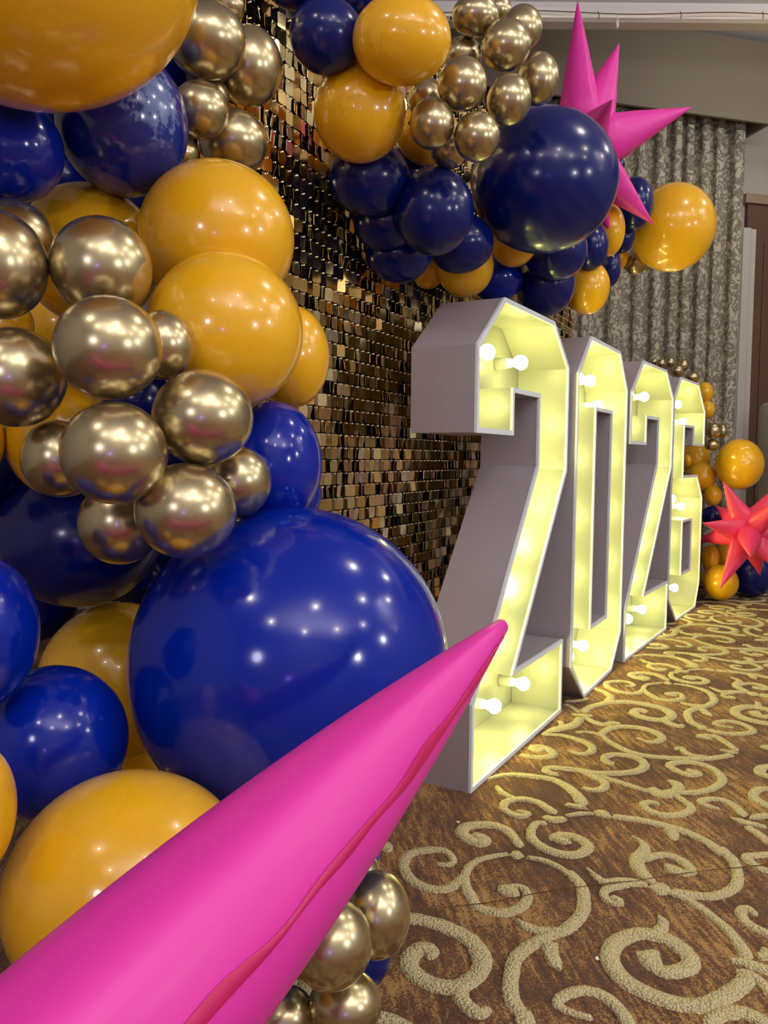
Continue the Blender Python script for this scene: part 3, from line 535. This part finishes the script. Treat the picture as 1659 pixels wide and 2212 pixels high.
('F6', 'Y', -0.7269, 1.8241, 1.1063, 0.1068, 0.0986, 0.0905, 'amber balloon glimpsed through gaps behind the big gold cluster'),
('F7', 'N', -0.4893, 1.7803, 1.475, 0.067, 0.07, 0.073, 'navy filler balloon added as darkness behind the small gold ones beside the dusty blue'),
('F8', 'N', -0.239, 1.4634, 1.1342, 0.053, 0.0584, 0.0638, 'navy filler balloon added as darkness behind the two large glossy yellow balloons'),
('F9', 'N', -0.6718, 1.7539, 1.5444, 0.0835, 0.0714, 0.0593, 'navy filler balloon added as darkness between the edge blue and dusty blue balloons'),
('F10', 'N', -0.4585, 1.5104, 0.9178, 0.066, 0.0672, 0.0684, 'navy filler balloon added to darken the gap at the heart of the big gold cluster'),
('F11', 'Y', -0.5885, 1.2667, 1.0178, 0.0388, 0.0404, 0.0421, 'orange balloon glimpsed at left edge between two cut gold balloons'),
('F12', 'N', -0.3254, 1.3026, 0.8342, 0.0507, 0.0514, 0.0521, 'navy filler balloon added as darkness between the three lowest right gold balloons of the cluster'),
('F13', 'N', -0.5046, 1.4798, 0.596, 0.0743, 0.0627, 0.0511, 'navy filler balloon added as darkness under the lowest gold balloon of the big cluster')]
def balloon_mesh(name, axis, m, amt=.16):
    """unit balloon; the neck points along axis and the skin tapers towards it"""
    axis = Vector(axis).normalized(); bm = bmesh.new(); bmesh.ops.create_uvsphere(bm, u_segments=56, v_segments=36, radius=1)
    R = Vector((0, 0, -1)).rotation_difference(axis).to_matrix()
    for v in bm.verts:
        z = v.co.z
        if z < -.80:
            k = (-.80 - z) / .20
            v.co.z = -.80 - .2 * k * (1 + 1.1 * k ** 2)
        v.co = R @ v.co
    for f in bm.faces: f.smooth = True
    me = bpy.data.meshes.new(name); bm.to_mesh(me); bm.free(); me.materials.append(m); return me
def knot_mesh(axis):
    axis = Vector(axis).normalized(); R = Vector((0, 0, -1)).rotation_difference(axis).to_matrix(); V = []; Fc = []
    pr_ = [(-1.16, .05), (-1.20, .045), (-1.22, .075), (-1.245, .08), (-1.27, .05), (-1.30, .055), (-1.34, .09)]
    for z, rr in pr_:
        for k in range(10): V.append(R @ Vector((rr * math.cos(k * .628), rr * math.sin(k * .628), z)))
    for j in range(len(pr_) - 1):
        for k in range(10): Fc.append((j * 10 + k, j * 10 + (k + 1) % 10, (j + 1) * 10 + (k + 1) % 10, (j + 1) * 10 + k))
    return mesh('knot', V, Fc, True)
AXES = [(-.45, .85, -.15), (-.7, .6, .25), (-.2, .95, .2)]
MM = {'Y': YEL, 'G': GOLD, 'B': BLUE, 'N': NAVY_SHADE, 'D': DUSTY}
bmsh = {}; kmsh = {}
for i, (key, c, x, y, z, a, b, cc, label) in enumerate(BALLS):
    ax = i % 3
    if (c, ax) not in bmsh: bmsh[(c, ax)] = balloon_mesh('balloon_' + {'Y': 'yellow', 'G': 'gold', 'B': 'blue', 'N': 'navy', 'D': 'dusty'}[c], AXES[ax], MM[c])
    if (c, ax) not in kmsh: kmsh[(c, ax)] = knot_mesh(AXES[ax]); kmsh[(c, ax)].materials.append(KNOT if c != 'Y' else YEL)
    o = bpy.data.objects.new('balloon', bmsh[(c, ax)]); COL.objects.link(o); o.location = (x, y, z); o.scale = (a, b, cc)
    grp = 'balloons of the garland at the left' if y < 1.5 and x < .0 and key[0] not in 'Tt' else ('balloons of the overhead arch' if y < 3.5 else 'balloons behind the far end of the numbers')
    tag(o, label, 'balloon', grp)
    k = bpy.data.objects.new('knot', kmsh[(c, ax)]); COL.objects.link(k); k.parent = o

# ------------------------------------------------------------ pink foil stars
def spike_mesh(base, tip, rmax, seam=0.0, seg=28, rings=22, wrinkle=0.0, tipr=.02, flat=.86, power=1.06):
    base = Vector(base); tip = Vector(tip); d = tip - base; L = d.length; d.normalize()
    a = d.cross(Vector((0, 0, 1))); 
    if a.length < .1: a = d.cross(Vector((1, 0, 0)))
    a.normalize(); b = d.cross(a); V = []; Fc = []
    for j in range(rings + 1):
        t = j / rings
        if t < .24: r = rmax * (.42 + .58 * math.sin(t / .24 * math.pi / 2))
        else: r = rmax * (1 - ((t - .24) / .76) ** power * (1 - tipr))
        for k in range(seg):
            th = 2 * math.pi * k / seg
            s = abs(math.cos(th - seam))
            rr = r * (1 + .10 * s ** 40)
            fx = 1.0; fy = flat
            loc = Vector((math.cos(th - seam) * rr * fx, math.sin(th - seam) * rr * fy))
            ca, sa = math.cos(seam), math.sin(seam)
            u = loc.x * ca - loc.y * sa; w_ = loc.x * sa + loc.y * ca
            jj = wrinkle * r * (math.sin(t * 23 + 3 * th) * .5 + math.sin(t * 41 + 5 * th) * .35) * s ** 6
            V.append(base + d * (t * L) + a * (u + jj) + b * w_)
    for j in range(rings):
        for k in range(seg): Fc.append((j * seg + k, (j + 1) * seg + k, (j + 1) * seg + (k + 1) % seg, j * seg + (k + 1) % seg))
    Fc.append(tuple(range(seg))); V.append(tip + d * rmax * max(.03, tipr * .8)); e = len(V) - 1
    for k in range(seg): Fc.append((rings * seg + k, e, rings * seg + (k + 1) % seg))
    return V, Fc
def star(center, spikes, rmax, m, label, nm='starburst_balloon', seam0=.7, smat=PINKD, wr=.05, hub=.5, pw=1.06):
    c = Vector(center); st = empty(nm, c); tag(st, label, 'balloon', 'pink foil starburst balloons')
    bm = bmesh.new(); bmesh.ops.create_uvsphere(bm, u_segments=24, v_segments=14, radius=rmax * hub)
    for f in bm.faces: f.smooth = True
    obj('hub', bm, st, m)
    for i, tp in enumerate(spikes):
        tp = Vector(tp[:3]); rm = rmax; d = (tp - c).normalized()
        V, Fc = spike_mesh(d * rmax * .22, tp - c, rm, seam0 + i * .5, wrinkle=wr, power=(pw if i == 0 else 1.06), tipr=(.10 if i == 0 and pw > 1.1 else .02))
        so = obj('spike', mesh('spike', V, Fc, True), st, m)
        if i == 0 and pw > 1.1: first = (so, V)
    if pw > 1.1:      # the long spike's seam: a thin puckered ribbon lying on its skin
        so, V = first; seg = 28; sv = []; sf = []; path = SEAMTH
        for q in range(67):
            t = q / 66 * .955 + .02; j = t * 22; j0 = min(21, int(j)); fr = j - j0
            thc = (path[0] + (path[1] - path[0]) * t) + .020 * math.sin(t * 31) + .012 * math.sin(t * 57 + 1)
            r_ = []
            hwid = .0042 + .0022 * math.sin(t * 27 + 1) * math.sin(t * 11); hwid *= min(1, (1 - t) * 6 + .25)
            C0 = sum((Vector(V[j0 * seg + k]) for k in range(seg)), Vector()) / seg; C1 = sum((Vector(V[(j0 + 1) * seg + k]) for k in range(seg)), Vector()) / seg
            cen = C0.lerp(C1, fr); rad = (Vector(V[j0 * seg]) - C0).length * (1 - fr) + (Vector(V[(j0 + 1) * seg]) - C1).length * fr
            for dth, lift in ((-1, .0004), (0, .0022), (1, .0004)):
                th = thc + dth * hwid / max(rad, .004); kk = (th % (2 * math.pi)) / (2 * math.pi) * seg; k0 = int(kk) % seg; g = kk - int(kk)
                p = Vector(V[j0 * seg + k0]).lerp(Vector(V[j0 * seg + (k0 + 1) % seg]), g).lerp(Vector(V[(j0 + 1) * seg + k0]).lerp(Vector(V[(j0 + 1) * seg + (k0 + 1) % seg]), g), fr)
                sv.append(p + (p - cen).normalized() * (lift + .0006))
        for q in range(66):
            for e in range(2): sf.append((q * 3 + e, q * 3 + 3 + e, q * 3 + 4 + e, q * 3 + 1 + e))
        obj('seam', mesh('seam', sv, sf, True), so, smat)['label'] = 'dark pink puckered seam running along the spike'
    return st
SEAMTH = (5.760, 6.360)
STAR1 = star((-0.3284, 0.3148, 0.3404), [(0.1272, 0.8497, 0.6378), (-0.6284, 0.1148, 0.6404), (-0.7084, 0.0148, 0.2904), (-0.2784, 0.0948, 0.1204), (-0.1284, 0.2148, 0.1204), (-0.4484, 0.3348, 0.0804), (-0.4284, -0.0852, 0.5204), (-0.7684, 0.2748, 0.4404), (-0.3484, -0.0652, 0.2904)], .089, PINK, 'huge hot pink foil star whose long spike crosses the lower left corner', seam0=-1.0, pw=1.65, wr=.02)
STAR2 = star((0.5698, 2.4481, 1.7276), [(0.5533, 2.4472, 2.1523), (0.695, 2.5113, 2.0638), (0.5862, 2.1692, 1.7528), (0.9255, 2.5293, 1.8883), (0.8115, 2.7357, 1.8286), (0.803, 2.4742, 1.5237), (0.679, 2.5034, 1.5116), (0.4762, 2.5816, 1.9204), (0.4325, 2.6133, 1.6518), (0.5466, 2.6584, 1.5795), (0.639, 2.8314, 1.9085)], .066, PINK, 'hot pink foil star bursting out behind the biggest navy arch balloon', seam0=.4)
STAR3 = star((1.9813, 4.3437, 0.4309), [(1.813, 4.3022, 0.7019), (1.6861, 4.237, 0.4825), (1.8094, 4.6388, 0.348), (1.7612, 4.164, 0.1493), (1.8349, 3.9963, 0.334), (2.1094, 4.4664, 0.1734), (2.1342, 4.218, 0.2055), (2.2426, 4.4543, 0.7267), (2.0317, 4.0966, 0.6275), (2.1812, 4.2331, 0.4258), (1.9039, 4.6129, 0.5548), (2.131, 4.6396, 0.5069)], .066, PINKC, 'coral pink foil star on the far balloons at the right edge', seam0=.4)


# ------------------------------------------------------------ sequin wall
SP = Vector((-.18, 1.77)); SD = Vector((.445, .8955)); SN = Vector((.8955, -.445)); SANG = math.atan2(SD.y, SD.x)
SW = empty('sequin_wall', (SP.x, SP.y, 0), SANG); tag(SW, 'tall shimmer wall of square gold mirror sequins on a black grid', 'backdrop')
T0_, T1_ = -.35, 2.456; px_, pz = .0275, .030; HT = 2.01
box('backing_panel', T0_, T1_, .006, .022, .004, HT, BACKG, SW)
for tt in (T0_ + .02, 1.0, T1_ - .04): box('stand_foot', tt - .015, tt + .015, .023, .40, .002, .03, BACKG, SW)
def seq_geo(cx, cz, yaw, pit):
    hw, hh, th = px_ * .475, pz * .47, .0009
    c = .003
    o2 = [(-hw, -hh + c), (-hw + c, -hh), (hw - c, -hh), (hw, -hh + c), (hw, hh - c), (hw - c, hh), (-hw + c, hh), (-hw, hh - c)]
    Mx = Matrix.Rotation(yaw, 3, 'Z') @ Matrix.Rotation(pit, 3, 'X'); V = []
    for yy in (-th, 0):
        for x, z in o2:
            p = Mx @ Vector((x, yy, z - hh)); V.append((cx + p.x, -.004 + p.y, cz + hh + p.z))
    F_ = [tuple(range(8)), tuple(range(15, 7, -1))] + [(k, 8 + k, 8 + (k + 1) % 8, (k + 1) % 8) for k in range(8)]
    return V, F_
cells = []
nx, nzz = int((T1_ - T0_) / px_), int(HT / pz)
BP = np.array([[b_[2], b_[3], b_[4], max(b_[5:8])] for b_ in BALLS]); cp = np.array([0, 0, CH])
rs = random.Random(11)
for i in range(nx):
    for j in range(nzz):
        cx, cz = T0_ + (i + .5) * px_, (j + .5) * pz
        g = 1.0 if rs.random() > .1 else 1.8
        yaw = rs.gauss(.03, .19) * g; pit = rs.gauss(.01, .06) * g
        cells.append((cx, cz, yaw, pit, rs.random()))
W = np.array([[SP.x + SD.x * c[0], SP.y + SD.y * c[0], c[1]] for c in cells]); D = W - cp; L = np.linalg.norm(D, axis=1); U = D / L[:, None]
free = np.ones(len(cells), bool)
for q in BP:
    e = q[:3] - cp; tca = U @ e; d2 = (e @ e) - tca ** 2
    free &= ~((d2 < q[3] ** 2) & (tca < L))
fy = D[:, 1]; pxx = 829.5 + 1736 * D[:, 0] / fy; pyy = 987 - 1736 * D[:, 2] / fy
free &= (pxx > 545) & (pxx < 1010) & (pyy > 0) & (pyy < 1500)
order = [k for k in np.argsort(L) if free[k]][:296]; near = set(order)
V, Fc, MI = [], [], []; PV, PF = [], []
for k, (cx, cz, yaw, pit, q) in enumerate(cells):
    v, f = seq_geo(cx, cz, yaw, pit)
    if k in near: obj('sequin', mesh('sequin', v, f), SW, SEQ if q > .35 else SEQ2)
    else:
        b0 = len(V); V += v; Fc += [tuple(i + b0 for i in g) for g in f]; MI += [0 if q > .35 else 1] * len(f)
    b0 = len(PV); h = .0014
    PV += [(cx - h, -.008, cz + pz * .40 - h), (cx + h, -.008, cz + pz * .40 - h), (cx + h, -.008, cz + pz * .40 + h), (cx - h, -.008, cz + pz * .40 + h), (cx, -.0095, cz + pz * .40), (cx, .006, cz + pz * .40)]
    PF += [(b0 + a, b0 + (a + 1) % 4, b0 + 4) for a in range(4)] + [(b0 + (a + 1) % 4, b0 + a, b0 + 5) for a in range(4)]
me = mesh('sequins', V, Fc); me.materials.append(SEQ); me.materials.append(SEQ2); me.polygons.foreach_set('material_index', MI)
tag(obj('sequins', me, SW), kind='stuff')
tag(obj('pins', mesh('pins', PV, PF), SW, PIN), kind='stuff')

# ------------------------------------------------------------ marquee numbers
def inset(poly, t):
    n = len(poly); out = []
    for i in range(n):
        p0, p1, p2 = Vector(poly[i - 1]), Vector(poly[i]), Vector(poly[(i + 1) % n])
        d1 = (p1 - p0).normalized(); d2 = (p2 - p1).normalized(); n1 = Vector((-d1.y, d1.x)); n2 = Vector((-d2.y, d2.x))
        m_ = (n1 + n2); k = t / max(.3, (1 + n1.dot(n2))); out.append(tuple(p1 + m_ * k))
    return out
def ccw(poly): 
    A = sum(poly[i - 1][0] * poly[i][1] - poly[i][0] * poly[i - 1][1] for i in range(len(poly)))
    return poly if A > 0 else poly[::-1]
DEP = .174
def number(name, pose, outer, holes, bulbs, label):
    """local x along the face, local y = depth behind the face, local z up"""
    x, y, a = pose; rz = math.pi / 2 - a
    E_ = empty(name, (x, y, 0), rz); tag(E_, label, 'light-up number', 'marquee numbers standing in a row')
    # local +y after rotation points (-cos a, sin a): away from the open face
    t = .011; loops = [(ccw(outer), inset(ccw(outer), t))] + [(ccw(h)[::-1], inset(ccw(h)[::-1], t)) for h in holes]
    # casing
    V = []; Fo = []; Fi = []; Fr = []
    for O, I in loops:
        b = len(V); n = len(O)
        for q, yy in ((O, 0), (O, DEP), (I, 0), (I, DEP - .012)): V += [(p[0], yy, p[1]) for p in q]
        for k in range(n):
            l = (k + 1) % n
            Fo.append((b + k, b + l, b + n + l, b + n + k)); Fi.append((b + 2 * n + l, b + 2 * n + k, b + 3 * n + k, b + 3 * n + l))
            Fr.append((b + l, b + k, b + 2 * n + k, b + 2 * n + l))
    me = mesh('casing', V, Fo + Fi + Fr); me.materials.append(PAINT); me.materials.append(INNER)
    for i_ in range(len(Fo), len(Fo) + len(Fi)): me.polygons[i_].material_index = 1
    obj('casing', me, E_)
    # front edge strip, a little proud
    V = []; Fc = []
    for O, I in loops:
        b = len(V); n = len(O); O2 = inset(O, -.0008); I2 = inset(I, .0008)
        for q, yy in ((O2, .004), (O2, -.003), (I2, -.003), (I2, .004)): V += [(p[0], yy, p[1]) for p in q]
        for k in range(n):
            l = (k + 1) % n
            for r_ in range(3): Fc.append((b + r_ * n + l, b + r_ * n + k, b + (r_ + 1) * n + k, b + (r_ + 1) * n + l))
    obj('edge_trim', mesh('edge_trim', V, Fc), E_, EDGE)
    # back panel
    polys = [[Vector((p[0], p[1], 0)) for p in O] for O, I in loops]; flat = [p for q in polys for p in q]; tri = tessellate_polygon(polys)
    n = len(flat); V = [(p.x, DEP - .012, p.y) for p in flat] + [(p.x, DEP, p.y) for p in flat]
    V = [(p.x, DEP - .011, p.y) for p in flat] + [(p.x, DEP - .0005, p.y) for p in flat]
    me = mesh('back_panel', V, [tuple(q) for q in tri] + [tuple(i + n for i in q[::-1]) for q in tri])
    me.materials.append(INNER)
    bm = bmesh.new(); bm.from_mesh(me); bmesh.ops.recalc_face_normals(bm, faces=bm.faces[:]); bm.to_mesh(me); bm.free()
    obj('back_panel', me, E_)
    for u, v_ in bulbs:
        bo = obj('bulb', BULBM, E_, None, (u, .085, v_)); so = obj('bulb_socket', SOCKM, bo)
    return E_
bm = bmesh.new(); bmesh.ops.create_icosphere(bm, subdivisions=2, radius=.023)
for v_ in bm.verts:
    if v_.co.y > .010: v_.co.y = .010 + (v_.co.y - .010) * 1.8; v_.co.x *= .8; v_.co.z *= .8
BULBM = bpy.data.meshes.new('bulb'); bm.to_mesh(BULBM); bm.free(); BULBM.materials.append(BULB)
V, Fc = [], []
for yy, rr in ((.028, .013), (.045, .016), (.077, .018)):
    for k in range(12): V.append((rr * math.cos(k * math.pi / 6), yy, rr * math.sin(k * math.pi / 6)))
for j in range(2):
    for k in range(12): Fc.append((j * 12 + k, j * 12 + (k + 1) % 12, (j + 1) * 12 + (k + 1) % 12, (j + 1) * 12 + k))
Fc += [tuple(range(12))[::-1], tuple(range(24, 36))]
SOCKM = mesh('bulb_socket', V, Fc, True); SOCKM.materials.append(SOCK)
TWO=[(0.168, 1.22), (0.577, 1.22), (0.733, 1.101), (0.733, 0.778), (0.296, 0.238), (0.733, 0.238), (0.733, 0.0), (0, 0), (0, 0.219), (0.449, 0.794), (0.449, 0.989), (0.249, 0.989), (0.249, 0.877), (0, 0.877), (0, 1.084)]
B2=[(0.125, 0.96), (0.27, 1.1), (0.53, 1.1), (0.595, 0.93), (0.59, 0.77), (0.51, 0.61), (0.425, 0.46), (0.31, 0.33), (0.17, 0.22), (0.13, 0.09), (0.365, 0.105), (0.61, 0.11)]
number('number_two', (0.21523, 1.90938, 0.51426), TWO, [], B2, 'first and nearest light-up number two, white box lit by yellow bulbs')
number('number_zero', (0.60667, 2.55581, 0.50194), [(0.151, 1.22), (0.575, 1.22), (0.719, 1.085), (0.719, 0.126), (0.572, 0), (0.168, 0), (0, 0.143), (0, 1.086)], [[(0.241, 0.982), (0.462, 0.982), (0.462, 0.236), (0.241, 0.236)]], [(0.13, 1.03), (0.31, 1.1), (0.474, 1.105), (0.6, 1.02), (0.59, 0.82), (0.59, 0.61), (0.59, 0.4), (0.58, 0.2), (0.47, 0.11), (0.27, 0.11), (0.13, 0.2), (0.12, 0.4), (0.12, 0.61), (0.12, 0.82)], 'light-up number zero between the two number twos')
number('number_two', (0.97052, 3.1921, 0.55795), TWO, [], B2, 'second light-up number two, between the zero and the six')
number('number_six', (1.38388, 3.87356, 0.57395), [(0.123, 1.22), (0.524, 1.22), (0.71, 1.08), (0.71, 0.891), (0.437, 0.891), (0.437, 0.981), (0.234, 0.981), (0.234, 0.735), (0.56, 0.735), (0.71, 0.61), (0.71, 0.133), (0.618, 0), (0.176, 0), (0, 0.137), (0, 1.11)], [[(0.258, 0.497), (0.456, 0.497), (0.456, 0.236), (0.258, 0.236)]], [(0.13, 1.03), (0.27, 1.11), (0.44, 1.107), (0.575, 1.02), (0.12, 0.84), (0.12, 0.65), (0.38, 0.61), (0.585, 0.56), (0.585, 0.36), (0.5, 0.12), (0.27, 0.11), (0.13, 0.2), (0.12, 0.4)], 'light-up number six at the far end of the row')


# specks of confetti on the carpet
for x, y, lab in ((0.1716, 1.7487, 'white paper speck on the carpet just before the first number two'), (0.3551, 1.2611, 'tiny white speck on brown carpet inside the front scrolls')):
    bm = bmesh.new(); bmesh.ops.create_icosphere(bm, subdivisions=1, radius=.004)
    for v_ in bm.verts: v_.co *= random.uniform(.7, 1.3); v_.co.z *= .6
    tag(obj('confetti_speck', bm, None, SPECK, (x, y, .0026)), lab, 'confetti')
